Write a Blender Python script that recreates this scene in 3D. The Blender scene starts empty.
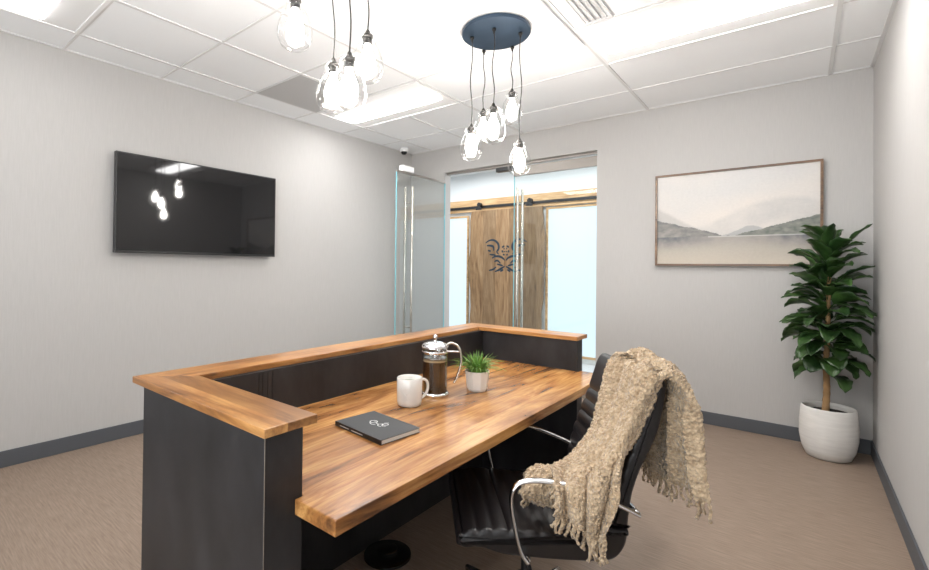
import bpy, bmesh, math, random
from math import sin, cos, pi, radians
from mathutils import Vector, Matrix, noise
random.seed(7)
scn = bpy.context.scene
COL = scn.collection

# ------------------------------------------------------------------ measures
HZ = 1.2664
H = 2.70
LX, RX, D = -3.8235, 0.3964, 4.4774        # left wall, right wall, back wall
FY = -1.8                                   # wall behind the viewer
GX, GY, S = -3.4914, 3.9254, 0.6096         # ceiling grid
YAW = 0.6833
RV = Vector((cos(YAW), sin(YAW), 0)); FV = Vector((-sin(YAW), cos(YAW), 0))

# ------------------------------------------------------------------ materials
def new_mat(name):
    m = bpy.data.materials.new(name); m.use_nodes = True
    nt = m.node_tree; b = nt.nodes['Principled BSDF']
    return m, nt, b
def N(nt, t, **kw):
    n = nt.nodes.new(t)
    for k, v in kw.items():
        if k in n.inputs: n.inputs[k].default_value = v
        else: setattr(n, k, v)
    return n
def simple(name, col, rough=.5, metal=0., spec=.5, bump=0, bscale=200, coat=0, vary=0, vscale=4):
    m, nt, b = new_mat(name)
    b.inputs['Base Color'].default_value = (*col, 1); b.inputs['Roughness'].default_value = rough
    b.inputs['Metallic'].default_value = metal; b.inputs['Specular IOR Level'].default_value = spec
    b.inputs['Coat Weight'].default_value = coat
    tc = N(nt, 'ShaderNodeTexCoord')
    if vary:
        n = N(nt, 'ShaderNodeTexNoise', Scale=vscale, Detail=5.0)
        nt.links.new(tc.outputs['Object'], n.inputs['Vector'])
        mx = N(nt, 'ShaderNodeMix', data_type='RGBA')
        mx.inputs[6].default_value = (*[c*(1-vary) for c in col], 1); mx.inputs[7].default_value = (*[min(1, c*(1+vary)) for c in col], 1)
        nt.links.new(n.outputs['Fac'], mx.inputs[0]); nt.links.new(mx.outputs[2], b.inputs['Base Color'])
    if bump:
        n = N(nt, 'ShaderNodeTexNoise', Scale=bscale, Detail=4.0)
        nt.links.new(tc.outputs['Object'], n.inputs['Vector'])
        bp = N(nt, 'ShaderNodeBump', Strength=bump, Distance=.002)
        nt.links.new(n.outputs['Fac'], bp.inputs['Height']); nt.links.new(bp.outputs['Normal'], b.inputs['Normal'])
    return m
def emit(name, col, s):
    m, nt, b = new_mat(name)
    b.inputs['Base Color'].default_value = (*col, 1)
    b.inputs['Emission Color'].default_value = (*col, 1); b.inputs['Emission Strength'].default_value = s
    return m
def stretched(name, c0, c1, scale, rough, bump=.1, lo=.35, hi=.65, fine=None, spec=.4):
    m, nt, b = new_mat(name)
    tc = N(nt, 'ShaderNodeTexCoord'); mp = N(nt, 'ShaderNodeMapping'); mp.inputs['Scale'].default_value = scale
    n = N(nt, 'ShaderNodeTexNoise', Scale=1.0, Detail=6.0, Roughness=.65)
    nt.links.new(tc.outputs['Object'], mp.inputs['Vector']); nt.links.new(mp.outputs['Vector'], n.inputs['Vector'])
    r = N(nt, 'ShaderNodeValToRGB'); r.color_ramp.elements[0].position = lo; r.color_ramp.elements[1].position = hi
    r.color_ramp.elements[0].color = (*c0, 1); r.color_ramp.elements[1].color = (*c1, 1)
    nt.links.new(n.outputs['Fac'], r.inputs['Fac']); nt.links.new(r.outputs['Color'], b.inputs['Base Color'])
    bp = N(nt, 'ShaderNodeBump', Strength=bump, Distance=.002)
    nt.links.new(n.outputs['Fac'], bp.inputs['Height']); nt.links.new(bp.outputs['Normal'], b.inputs['Normal'])
    b.inputs['Roughness'].default_value = rough; b.inputs['Specular IOR Level'].default_value = spec
    return m
def wood(name, axis, dark, mid, light, rough=.3, seed=0., board=0.11, contrast=1.0, coat=.25):
    m, nt, b = new_mat(name)
    tc = N(nt, 'ShaderNodeTexCoord')
    mp = N(nt, 'ShaderNodeMapping')
    sc = [6.5, 6.5, 6.5]; sc[axis] = 1.15
    mp.inputs['Scale'].default_value = sc; mp.inputs['Location'].default_value = (seed, seed*1.7, seed*.3)
    nt.links.new(tc.outputs['Object'], mp.inputs['Vector'])
    # board offset so that neighbouring strips differ
    sep = N(nt, 'ShaderNodeSeparateXYZ'); nt.links.new(tc.outputs['Object'], sep.inputs[0])
    cross = 1 if axis == 0 else 0
    dv = N(nt, 'ShaderNodeMath', operation='DIVIDE'); dv.inputs[1].default_value = board
    nt.links.new(sep.outputs[cross], dv.inputs[0])
    fl = N(nt, 'ShaderNodeMath', operation='FLOOR'); nt.links.new(dv.outputs[0], fl.inputs[0])
    wn = N(nt, 'ShaderNodeTexWhiteNoise', noise_dimensions='1D'); nt.links.new(fl.outputs[0], wn.inputs['W'])
    va = N(nt, 'ShaderNodeVectorMath', operation='MULTIPLY_ADD'); va.inputs[1].default_value = (3, 3, 3)
    nt.links.new(wn.outputs['Color'], va.inputs[0]); nt.links.new(mp.outputs['Vector'], va.inputs[2])
    n1 = N(nt, 'ShaderNodeTexNoise', Scale=1.1, Detail=7.0, Roughness=.62, Distortion=1.7)
    nt.links.new(va.outputs[0], n1.inputs['Vector'])
    ramp = N(nt, 'ShaderNodeValToRGB'); e = ramp.color_ramp.elements
    e[0].position = .5-.20/contrast; e[0].color = (*dark, 1); e[1].position = .5+.16/contrast; e[1].color = (*light, 1)
    x = ramp.color_ramp.elements.new(.5-.06/contrast); x.color = (*mid, 1)
    nt.links.new(n1.outputs['Fac'], ramp.inputs['Fac'])
    mp2 = N(nt, 'ShaderNodeMapping'); s2 = [110., 110., 110.]; s2[axis] = 5.
    mp2.inputs['Scale'].default_value = s2; nt.links.new(tc.outputs['Object'], mp2.inputs['Vector'])
    n2 = N(nt, 'ShaderNodeTexNoise', Scale=1.0, Detail=4.0); nt.links.new(mp2.outputs['Vector'], n2.inputs['Vector'])
    r2 = N(nt, 'ShaderNodeValToRGB'); r2.color_ramp.elements[0].position = .3; r2.color_ramp.elements[1].position = .6
    r2.color_ramp.elements[0].color = (.62, .55, .5, 1); r2.color_ramp.elements[1].color = (1, 1, 1, 1)
    nt.links.new(n2.outputs['Fac'], r2.inputs['Fac'])
    mx = N(nt, 'ShaderNodeMix', data_type='RGBA', blend_type='MULTIPLY'); mx.inputs[0].default_value = .8
    nt.links.new(ramp.outputs['Color'], mx.inputs[6]); nt.links.new(r2.outputs['Color'], mx.inputs[7])
    hs = N(nt, 'ShaderNodeHueSaturation'); 
    mr = N(nt, 'ShaderNodeMapRange'); mr.inputs[3].default_value = .82; mr.inputs[4].default_value = 1.15
    nt.links.new(wn.outputs['Value'], mr.inputs[0]); nt.links.new(mr.outputs[0], hs.inputs['Value'])
    nt.links.new(mx.outputs[2], hs.inputs['Color']); nt.links.new(hs.outputs['Color'], b.inputs['Base Color'])
    bp = N(nt, 'ShaderNodeBump', Strength=.12, Distance=.001)
    nt.links.new(n2.outputs['Fac'], bp.inputs['Height']); nt.links.new(bp.outputs['Normal'], b.inputs['Normal'])
    b.inputs['Roughness'].default_value = rough; b.inputs['Coat Weight'].default_value = coat; b.inputs['Coat Roughness'].default_value = .18
    return m
def clear(name, tint=(1, 1, 1), ior=1.45, refl=1.0, base=0.0, rough=0.0):
    """thin clear glass: transparent plus fresnel reflection"""
    m, nt, b = new_mat(name); nt.nodes.remove(b)
    out = nt.nodes['Material Output']
    t = N(nt, 'ShaderNodeBsdfTransparent'); t.inputs['Color'].default_value = (*tint, 1)
    g = N(nt, 'ShaderNodeBsdfGlossy'); g.inputs['Roughness'].default_value = rough
    lw = N(nt, 'ShaderNodeLayerWeight'); lw.inputs['Blend'].default_value = .5
    f = N(nt, 'ShaderNodeMath', operation='POWER'); f.inputs[1].default_value = ior
    nt.links.new(lw.outputs['Facing'], f.inputs[0])
    mu = N(nt, 'ShaderNodeMath', operation='MULTIPLY_ADD'); mu.inputs[1].default_value = refl; mu.inputs[2].default_value = base; mu.use_clamp = True
    nt.links.new(f.outputs[0], mu.inputs[0])
    mx = N(nt, 'ShaderNodeMixShader'); nt.links.new(mu.outputs[0], mx.inputs[0])
    nt.links.new(t.outputs[0], mx.inputs[1]); nt.links.new(g.outputs[0], mx.inputs[2]); nt.links.new(mx.outputs[0], out.inputs[0])
    return m

M = {}
M['wall'] = stretched('woven_wallcovering', (.440, .428, .416), (.474, .463, .451), (180, 180, 9), .75, .08, .3, .7, spec=.2)
M['rwall'] = M['wall']
M['ceiling'] = simple('ceiling_tile', (.90, .915, .93), .9, bump=.25, bscale=260, spec=.1)
M['tee'] = simple('ceiling_grid_metal', (.72, .72, .72), .6)
M['white'] = simple('white_paint', (.85, .85, .85), .6)
M['offwhite'] = simple('corridor_paint', (.80, .83, .84), .7)
M['floor'] = stretched('woven_vinyl_floor', (.205, .148, .110), (.325, .247, .192), (9, 150, 9), .45, .15, .32, .68, spec=.35)
M['cfloor'] = simple('corridor_floor', (.62, .63, .64), .35, vary=.05)
M['base'] = simple('slate_rubber_base', (.075, .08, .09), .55)
M['wood_y'] = wood('acacia_wood_lengthways', 1, (.095, .038, .013), (.32, .135, .040), (.60, .32, .11), .27, 2.3, .125, 1.08, .12)
M['wood_x'] = wood('acacia_wood_crossways', 0, (.12, .05, .018), (.34, .15, .045), (.56, .30, .105), .3, 5.1, .16, 1.0, .12)
M['wood_l'] = wood('acacia_wood_rail', 1, (.12, .048, .017), (.34, .145, .042), (.54, .28, .095), .3, 8.4, .2, 1.0, .12)
M['barn'] = wood('pale_slab_wood', 2, (.15, .08, .035), (.29, .175, .085), (.39, .26, .145), .5, 3.3, .22, coat=0)
M['barn2'] = wood('brown_slab_wood', 2, (.10, .06, .03), (.19, .12, .06), (.26, .175, .10), .5, 4.3, .22, coat=0)
M['beam'] = wood('pale_beam_wood', 0, (.35, .20, .09), (.52, .33, .16), (.66, .45, .25), .5, 1.3, .4, coat=0)
M['framewood'] = wood('walnut_frame', 0, (.05, .025, .012), (.13, .065, .03), (.24, .13, .06), .4, 6.3, .4, coat=.1)
# blackened steel
m, nt, b = new_mat('blackened_steel'); M['steel'] = m
tc = N(nt, 'ShaderNodeTexCoord'); mp = N(nt, 'ShaderNodeMapping'); mp.inputs['Scale'].default_value = (3.2, 3.2, 1.5)
nt.links.new(tc.outputs['Object'], mp.inputs[0])
n = N(nt, 'ShaderNodeTexNoise', Scale=2.0, Detail=9.0, Roughness=.62); nt.links.new(mp.outputs[0], n.inputs['Vector'])
r = N(nt, 'ShaderNodeValToRGB'); r.color_ramp.elements[0].position = .32; r.color_ramp.elements[1].position = .72
r.color_ramp.elements[0].color = (.017, .0165, .018, 1); r.color_ramp.elements[1].color = (.046, .044, .047, 1)
nt.links.new(n.outputs['Fac'], r.inputs[0]); nt.links.new(r.outputs[0], b.inputs['Base Color'])
mr = N(nt, 'ShaderNodeMapRange'); mr.inputs[3].default_value = .36; mr.inputs[4].default_value = .52
nt.links.new(n.outputs['Fac'], mr.inputs[0]); nt.links.new(mr.outputs[0], b.inputs['Roughness'])
b.inputs['Metallic'].default_value = .35
M['seam'] = simple('raw_steel_edge', (.32, .28, .24), .45, .5)
M['leather'] = simple('black_leather', (.012, .010, .0105), .36, spec=.5, bump=.25, bscale=420)
M['leather_s'] = simple('dark_brown_leather', (.019, .012, .011), .45, spec=.4, bump=.2, bscale=420)
M['chrome'] = simple('chrome', (.85, .85, .86), .13, 1.0)
M['brushed'] = simple('brushed_metal', (.58, .55, .51), .32, 1.0)
M['rail'] = simple('dull_door_metal', (.30, .275, .25), .42, .6)
M['satin'] = simple('satin_nickel', (.62, .58, .52), .25, 1.0)
M['black'] = simple('black_plastic', (.012, .012, .013), .35)
M['gloss'] = simple('glossy_black', (.006, .006, .006), .12, coat=.5)
M['cord'] = simple('dark_braided_cord', (.035, .035, .035), .8)
M['canopy'] = simple('blued_steel', (.035, .06, .095), .38, .6, vary=.3, vscale=9)
M['socket'] = simple('aged_black_metal', (.03, .028, .026), .45, .6)
M['shade'] = clear('clear_lamp_glass', (1, 1, 1), 3.0, .75, .06)
M['glass'] = clear('clear_door_glass', (.97, .99, .99), 3.6, .6, .045)
M['jar'] = clear('clear_jar_glass', (.97, .98, .98), 3.5, .8, .05)
M['gedge'] = simple('green_glass_edge', (.22, .52, .58), .15)
M['bulb'] = emit('glowing_bulb', (1.0, .95, .89), 92)
M['bulbcap'] = simple('bulb_cap', (.55, .5, .42), .3, 1.0)
M['lens'] = emit('light_lens', (1.0, .99, .98), 20)
M['lens_soft'] = emit('dimmed_light_lens', (1.0, .99, .98), 5)
M['lens_dim'] = simple('light_housing', (.62, .62, .62), .4)
M['frost'] = emit('frosted_daylight_glass', (.74, .90, 1.0), .66)
M['frost'].node_tree.nodes['Principled BSDF'].inputs['Base Color'].default_value = (.22, .27, .3, 1)
M['screen'] = simple('tv_screen', (.010, .010, .011), .09, spec=.5)
M['screen'].node_tree.nodes['Principled BSDF'].inputs['Roughness'].default_value = .045
M['bezel'] = simple('tv_bezel', (.012, .012, .013), .4)
M['ceramic'] = simple('white_ceramic', (.80, .78, .75), .22, coat=.3)
M['potsmall'] = simple('matte_white_pot', (.78, .73, .68), .55)
M['potbig'] = stretched('chalky_white_pot', (.62, .60, .57), (.74, .72, .69), (6, 6, 60), .7, .15, .3, .7)
M['soil'] = simple('dark_soil', (.012, .008, .006), .95, bump=1, bscale=80)
M['coffee'] = simple('black_coffee', (.030, .010, .003), .08)
M['crema'] = simple('coffee_froth', (.42, .30, .17), .6)
M['tea'] = simple('pale_tea', (.33, .34, .25), .25)
M['cover'] = simple('charcoal_cover', (.026, .028, .031), .55, bump=.1)
M['paper'] = simple('page_paper', (.66, .63, .58), .8, bump=.4, bscale=600)
M['print'] = simple('white_print', (.75, .75, .75), .5)
M['navy'] = simple('dark_navy_cutout', (.012, .03, .05), .5)
M['trunk'] = simple('tan_cane_bark', (.34, .20, .09), .8, bump=.8, bscale=40, vary=.5, vscale=22)
M['grass'] = simple('fresh_green_blades', (.16, .30, .06), .45, vary=.35, vscale=30)
# plant leaves
m, nt, b = new_mat('deep_green_leaf'); M['leaf'] = m
tc = N(nt, 'ShaderNodeTexCoord'); n = N(nt, 'ShaderNodeTexNoise', Scale=9.0, Detail=3.0); nt.links.new(tc.outputs['Object'], n.inputs['Vector'])
r = N(nt, 'ShaderNodeValToRGB'); r.color_ramp.elements[0].position = .35; r.color_ramp.elements[1].position = .7
r.color_ramp.elements[0].color = (.012, .036, .009, 1); r.color_ramp.elements[1].color = (.050, .110, .026, 1)
nt.links.new(n.outputs['Fac'], r.inputs[0]); nt.links.new(r.outputs[0], b.inputs['Base Color']); b.inputs['Roughness'].default_value = .32
# blanket
m, nt, b = new_mat('looped_wool'); M['wool'] = m
tc = N(nt, 'ShaderNodeTexCoord'); v = N(nt, 'ShaderNodeTexVoronoi', Scale=105.0); nt.links.new(tc.outputs['Object'], v.inputs['Vector'])
n = N(nt, 'ShaderNodeTexNoise', Scale=60.0, Detail=4.0); nt.links.new(tc.outputs['Object'], n.inputs['Vector'])
r = N(nt, 'ShaderNodeValToRGB'); r.color_ramp.elements[0].position = .3; r.color_ramp.elements[1].position = .72
r.color_ramp.elements[0].color = (.37, .26, .16, 1); r.color_ramp.elements[1].color = (.66, .50, .335, 1)
nt.links.new(n.outputs['Fac'], r.inputs[0]); nt.links.new(r.outputs[0], b.inputs['Base Color'])
b.inputs['Roughness'].default_value = .95; b.inputs['Specular IOR Level'].default_value = .1
b.inputs['Sheen Weight'].default_value = .25
bp = N(nt, 'ShaderNodeBump', Strength=1.0, Distance=.010); nt.links.new(v.outputs['Distance'], bp.inputs['Height']); nt.links.new(bp.outputs['Normal'], b.inputs['Normal'])
# painting
m, nt, b = new_mat('lake_painting'); M['painting'] = m
a = N(nt, 'ShaderNodeVertexColor'); a.layer_name = 'paint'; nt.links.new(a.outputs['Color'], b.inputs['Base Color']); b.inputs['Roughness'].default_value = .6

# ------------------------------------------------------------------ mesh helpers
def link(name, bm, mat, parent=None, smooth=False, recalc=True):
    if recalc: bmesh.ops.recalc_face_normals(bm, faces=bm.faces)
    me = bpy.data.meshes.new(name); bm.to_mesh(me); bm.free()
    if smooth:
        for p in me.polygons: p.use_smooth = True
    mats = mat if isinstance(mat, (list, tuple)) else [mat]
    for k in mats: me.materials.append(k)
    o = bpy.data.objects.new(name, me); COL.objects.link(o)
    if parent:
        o.parent = parent; o.matrix_parent_inverse = Matrix.Translation(-parent.location)
    return o
def autosmooth(o, ang=35):
    me = o.data
    bm = bmesh.new(); bm.from_mesh(me)
    for e in bm.edges:
        e.smooth = not (len(e.link_faces) == 2 and e.calc_face_angle(0) > radians(ang))
    for f in bm.faces: f.smooth = True
    bm.to_mesh(me); bm.free(); return o
def bevel(o, w=.003, seg=2):
    md = o.modifiers.new('bevel', 'BEVEL'); md.width = w; md.segments = seg; md.limit_method = 'ANGLE'; md.angle_limit = radians(40)
    return o
def box(bm, x0, x1, y0, y1, z0, z1, mi=0):
    vs = [bm.verts.new((x, y, z)) for z in (z0, z1) for y in (y0, y1) for x in (x0, x1)]
    for f in ((0, 2, 3, 1), (4, 5, 7, 6), (0, 1, 5, 4), (2, 6, 7, 3), (0, 4, 6, 2), (1, 3, 7, 5)):
        fc = bm.faces.new([vs[i] for i in f]); fc.material_index = mi
    return vs
def boxo(name, dims, mat, parent=None, bev=0):
    bm = bmesh.new(); box(bm, *dims); o = link(name, bm, mat, parent)
    if bev: bevel(o, bev)
    return o
def prism(bm, poly, z0, z1):
    a = [bm.verts.new((x, y, z0)) for x, y in poly]; b_ = [bm.verts.new((x, y, z1)) for x, y in poly]
    bm.faces.new(list(reversed(a))); bm.faces.new(b_)
    n = len(poly)
    for i in range(n): bm.faces.new((a[i], a[(i+1) % n], b_[(i+1) % n], b_[i]))
def lathe(bm, prof, c=(0, 0, 0), seg=40, closed=False, mi=0, rot=None):
    rings = []
    for r_, z in prof:
        if r_ < 1e-6: rings.append([bm.verts.new(Vector(c)+Vector((0, 0, z)))])
        else: rings.append([bm.verts.new(Vector(c)+Vector((r_*cos(2*pi*i/seg), r_*sin(2*pi*i/seg), z))) for i in range(seg)])
    for a, b_ in zip(rings, rings[1:]):
        for i in range(seg):
            j = (i+1) % seg
            if len(a) == 1 and len(b_) == 1: continue
            if len(a) == 1: f = bm.faces.new((a[0], b_[j], b_[i]))
            elif len(b_) == 1: f = bm.faces.new((a[i], a[j], b_[0]))
            else: f = bm.faces.new((a[i], a[j], b_[j], b_[i]))
            f.material_index = mi
    return rings
def smooth_path(pts, n=8):
    P = [Vector(p) for p in pts]; out = []
    for i in range(len(P)-1):
        p0 = P[max(i-1, 0)]; p1 = P[i]; p2 = P[i+1]; p3 = P[min(i+2, len(P)-1)]
        for k in range(n):
            t = k/n
            out.append(.5*((2*p1)+(p2-p0)*t+(2*p0-5*p1+4*p2-p3)*t*t+(3*p1-p0-3*p2+p3)*t**3))
    out.append(P[-1].copy()); return out
def tube(bm, pts, rad, seg=10, flat=None, up=Vector((0, 0, 1)), caps=True):
    """rad: number or list; flat=(w,t) gives an elliptical section with w along 'up' cross"""
    P = [Vector(p) for p in pts]; rings = []
    prev = None
    for i, p in enumerate(P):
        t = (P[min(i+1, len(P)-1)]-P[max(i-1, 0)]).normalized()
        if prev is None:
            u = up.cross(t)
            if u.length < 1e-4: u = Vector((1, 0, 0)).cross(t)
            u.normalize()
        else:
            u = (prev-t*prev.dot(t)).normalized()
        prev = u; w = t.cross(u)
        r_ = rad[i] if isinstance(rad, (list, tuple)) else rad
        a, b_ = (flat if flat else (r_, r_))
        rings.append([bm.verts.new(p+u*(a*cos(2*pi*k/seg))+w*(b_*sin(2*pi*k/seg))) for k in range(seg)])
    for a, b_ in zip(rings, rings[1:]):
        for k in range(seg): bm.faces.new((a[k], a[(k+1) % seg], b_[(k+1) % seg], b_[k]))
    if caps: bm.faces.new(list(reversed(rings[0]))); bm.faces.new(rings[-1])
def thing(name, label, cat, loc=(0, 0, 0), group=None):
    o = bpy.data.objects.new(name, None); COL.objects.link(o); o.location = loc; o.empty_display_size = .1
    o['label'] = label; o['category'] = cat
    if group: o['group'] = group
    bpy.context.view_layer.update()
    return o
def tag(o, label, cat, group=None):
    o['label'] = label; o['category'] = cat
    if group: o['group'] = group
    return o
def struct(o, label=None):
    o['kind'] = 'structure'
    if label: o['label'] = label
    return o

# ------------------------------------------------------------------ room shell
T = .12
CY = 6.2                                    # far corridor wall
OX0, OX1, OZ = -3.30, -1.50, 2.402          # door opening
struct(boxo('floor', (LX-T, RX+T, FY-T, D+T*.5, -.1, 0), M['floor']), 'tan woven vinyl floor of the office')
struct(boxo('floor_corridor', (-6.2, 2.2, D+T*.5, CY+T, -.1, 0), M['cfloor']), 'pale floor of the corridor beyond the glass doors')
struct(boxo('ceiling', (LX-T, RX+T, FY-T, D+T, H, H+.1), M['ceiling']), 'white suspended tile ceiling')
struct(boxo('ceiling_corridor', (-6.2, 2.2, D+T, CY+T, 2.75, 2.85), M['white']), 'white ceiling of the corridor')
struct(boxo('wall_left', (LX-T, LX, FY-T, D+T, 0, H), M['wall']), 'light grey wall carrying the television')
struct(boxo('wall_right', (RX, RX+T, FY-T, D+T, 0, H), M['rwall']), 'light grey wall at the right edge')
struct(boxo('wall_front', (LX, RX, FY-T, FY, 0, H), M['wall']), 'light grey wall behind the viewer')
bm = bmesh.new()
box(bm, LX, OX0, D, D+T, 0, H); box(bm, OX1, RX, D, D+T, 0, H); box(bm, OX0, OX1, D, D+T, OZ, H)
struct(link('wall_back', bm, M['wall']), 'light grey wall with the glass doorway and the picture')
BH, BT = .1016, .011
struct(boxo('baseboard_left', (LX, LX+BT, FY, D, 0, BH), M['base'], bev=.003))
bm = bmesh.new(); box(bm, LX+BT, OX0, D-BT, D, 0, BH); box(bm, OX1, RX-BT, D-BT, D, 0, BH)
struct(bevel(link('baseboard_back', bm, M['base']), .003))
struct(boxo('baseboard_right', (RX-BT, RX, FY, D, 0, BH), M['base'], bev=.003))
# ceiling grid
bm = bmesh.new()
w = .011
for k in (0, 1, 2, 4, 6):
    x = GX+k*S
    y1 = D; box(bm, x-w, x+w, FY, y1, H-.006, H+.001)
j = 0
while GY-j*S > FY:
    y = GY-j*S; box(bm, LX, RX, y-w*.7, y+w*.7, H-.005, H+.001); j += 1
box(bm, LX, LX+.018, FY, D, H-.006, H); box(bm, RX-.018, RX, FY, D, H-.006, H); box(bm, LX, RX, D-.018, D, H-.006, H)
struct(link('trim_1', bm, M['tee']), 'thin metal grid of the suspended ceiling')
# board behind the lamp clusters
struct(bevel(boxo('trim_2', (GX+4*S-.81, GX+4*S-.012, .5, 2.93, H-.022, H-.0062), M['white']), .002), 'flat white ceiling board carrying both lamp clusters')

def troffer(x0, x1, y0, y1, label, lens='lens'):
    t = thing('ceiling_light', label, 'ceiling light', ((x0+x1)/2, (y0+y1)/2, H-.008), 'recessed ceiling lights')
    bm = bmesh.new(); z = H-.0065; f = .02
    box(bm, x0, x1, y0, y0+f, z-.008, z); box(bm, x0, x1, y1-f, y1, z-.008, z)
    box(bm, x0, x0+f, y0+f, y1-f, z-.008, z); box(bm, x1-f, x1, y0+f, y1-f, z-.008, z)
    link('frame', bm, M['white'], t)
    boxo('reflector', (x0+f, x1-f, y0+f, y1-f, z-.003, z), M['white'], t)
    # long bulged lens
    bm = bmesh.new(); yc = (y0+y1)/2; hw = .12; n = 12; ra = []
    for xx in (x0+.06, x0+.12, x1-.12, x1-.06):
        k = .35 if xx in (x0+.06, x1-.06) else 1
        ra.append([bm.verts.new((xx, yc+hw*cos(pi*i/n), z-.004-.030*k*sin(pi*i/n))) for i in range(n+1)])
    for a, b_ in zip(ra, ra[1:]):
        for i in range(n): bm.faces.new((a[i], a[i+1], b_[i+1], b_[i]))
    for q in (ra[0], ra[-1]): bm.faces.new(q)
    for a, b_ in zip(ra, ra[1:]): bm.faces.new((a[0], b_[0], b_[-1], a[-1]))
    link('lens', bm, M[lens], t, True)
    return t
Y = lambda j: GY-j*S
X = lambda i: GX+i*S
troffer(X(0)+.012, X(2)-.012, Y(2)+.008, Y(1)-.008, 'recessed ceiling light with glowing bar, behind the near glass lamps')
troffer(X(4)+.012, X(6)-.012, Y(2)+.008, Y(1)-.008, 'bright recessed ceiling light right of the round lamp canopy')
troffer(X(0)+.012, X(2)-.012, Y(6)+.008, Y(5)-.008, 'recessed ceiling light cut by the top left picture corner', 'lens_soft')
troffer(X(4)+.012, X(6)-.012, Y(6)+.008, Y(5)-.008, 'recessed ceiling light above and behind the viewer, right side', 'lens_soft')  # out of view, added for more light in the room
troffer(X(1)+.012, X(3)-.012, Y(8)+.008, Y(7)-.008, 'recessed ceiling light behind the viewer', 'lens_soft')  # also added out of view, lights the room from behind
# grey return panel
t = thing('ceiling_vent', 'plain grey return panel in the ceiling beside the near glass lamps', 'ceiling vent', (X(.5), Y(2.5), H-.008), 'ceiling air vents')
boxo('panel', (X(0)+.012, X(1)-.012, Y(3)+.008, Y(2)-.008, H-.009, H-.0062), simple('grey_vent_panel', (.50, .50, .50), .7), t)
t = thing('ceiling_vent', 'narrow slotted air vent in ceiling right of the round lamp canopy', 'ceiling vent', (-.89, 2.3, H-.012), 'ceiling air vents')
bm = bmesh.new(); box(bm, -.98, -.965, 1.52, 2.69, H-.012, H-.0062); box(bm, -.835, -.82, 1.52, 2.69, H-.012, H-.0062)
box(bm, -.965, -.835, 2.675, 2.69, H-.012, H-.0062); box(bm, -.965, -.835, 1.52, 1.535, H-.012, H-.0062)
link('frame', bm, M['tee'], t)
bm = bmesh.new()
for k in range(4): box(bm, -.962+k*.033, -.962+k*.033+.018, 1.536, 2.674, H-.010, H-.0062)
link('slat', bm, M['lens_dim'], t)
# dome camera
t = thing('security_camera', 'small white dome camera on the ceiling in the left corner', 'security camera', (-3.70, 4.19, H-.006))
bm = bmesh.new(); lathe(bm, [(0, -.006), (.052, -.006), (.052, -.035), (.044, -.046), (0, -.046)], (-3.70, 4.19, H), 28)
autosmooth(link('housing', bm, M['white'], t))
bm = bmesh.new(); lathe(bm, [(.036, -.046), (.034, -.062), (.024, -.076), (0, -.083)], (-3.70, 4.19, H), 24)
link('lens_dome', bm, M['gloss'], t, True)

# ------------------------------------------------------------------ glass doors
def glass_leaf(name, label, x0, x1, y0, y1, rail, handle_pts, edges):
    r = bpy.data.objects.new(name, None); COL.objects.link(r); r.location = ((x0+x1)/2, (y0+y1)/2, .01)
    r['kind'] = 'structure'; r['label'] = label; bpy.context.view_layer.update()
    boxo('glass_pane', (x0, x1, y0, y1, .012, 2.27), M['glass'], r)
    for e in edges: boxo('glass_edge', e, M['gedge'], r)
    boxo('top_rail', rail, M['rail'], r, .002)
    boxo('bottom_rail', (x0-.008 if x1-x0 < .05 else x0, x1+.008 if x1-x0 < .05 else x1, y0-.008 if y1-y0 < .05 else y0, y1+.008 if y1-y0 < .05 else y1, .004, .10), M['brushed'], r, .002)
    for (hx, hy, ox, oy) in handle_pts:
        bm = bmesh.new(); tube(bm, [(hx, hy, .45), (hx, hy, 2.13)], .014, 14)
        for z in (.62, 1.96): tube(bm, [(hx, hy, z), (ox, oy, z)], .008, 10)
        autosmooth(link('pull_handle', bm, M['satin'], r))
    return r
# open leaf, at right angles to the back wall
lx = -3.27
d1 = glass_leaf('door_1', 'clear glass door leaf standing open along the left wall', lx-.006, lx+.006, 3.59, 4.44,
   (lx-.010, lx+.010, 3.59, 4.44, 2.262, 2.285), [(lx+.05, 3.79, lx+.006, 3.79), (lx-.05, 3.79, lx-.006, 3.79)],
   [(lx-.0062, lx+.0062, 3.586, 3.592, .012, 2.262), (lx-.0062, lx+.0062, 4.438, 4.446, .012, 2.262)])
boxo('door_clamp', (lx-.03, lx+.03, 3.66, 3.84, 2.285, 2.345), M['white'], d1, .004)
# closed leaf in the opening
ly = D+.06
d2 = glass_leaf('door_2', 'clear glass door leaf closed, with long bar handle and metal top rail', -2.40, OX1-.005, ly-.006, ly+.006,
   (-2.405, OX1-.004, ly-.016, ly+.016, 2.262, 2.362), [(-2.335, ly-.055, -2.335, ly-.006), (-2.335, ly+.055, -2.335, ly+.006)],
   [(-2.406, -2.400, ly-.0062, ly+.0062, .10, 2.262)])
struct(boxo('trim_3', (OX0, OX1, ly-.02, ly+.02, 2.378, OZ-.0005), M['rail']), 'metal header channel above the glass doors')
struct(boxo('trim_4', (-2.62, -2.43, ly-.03, ly+.03, 2.33, 2.378), M['black'], bev=.003), 'black closer box under the door header')

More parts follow.
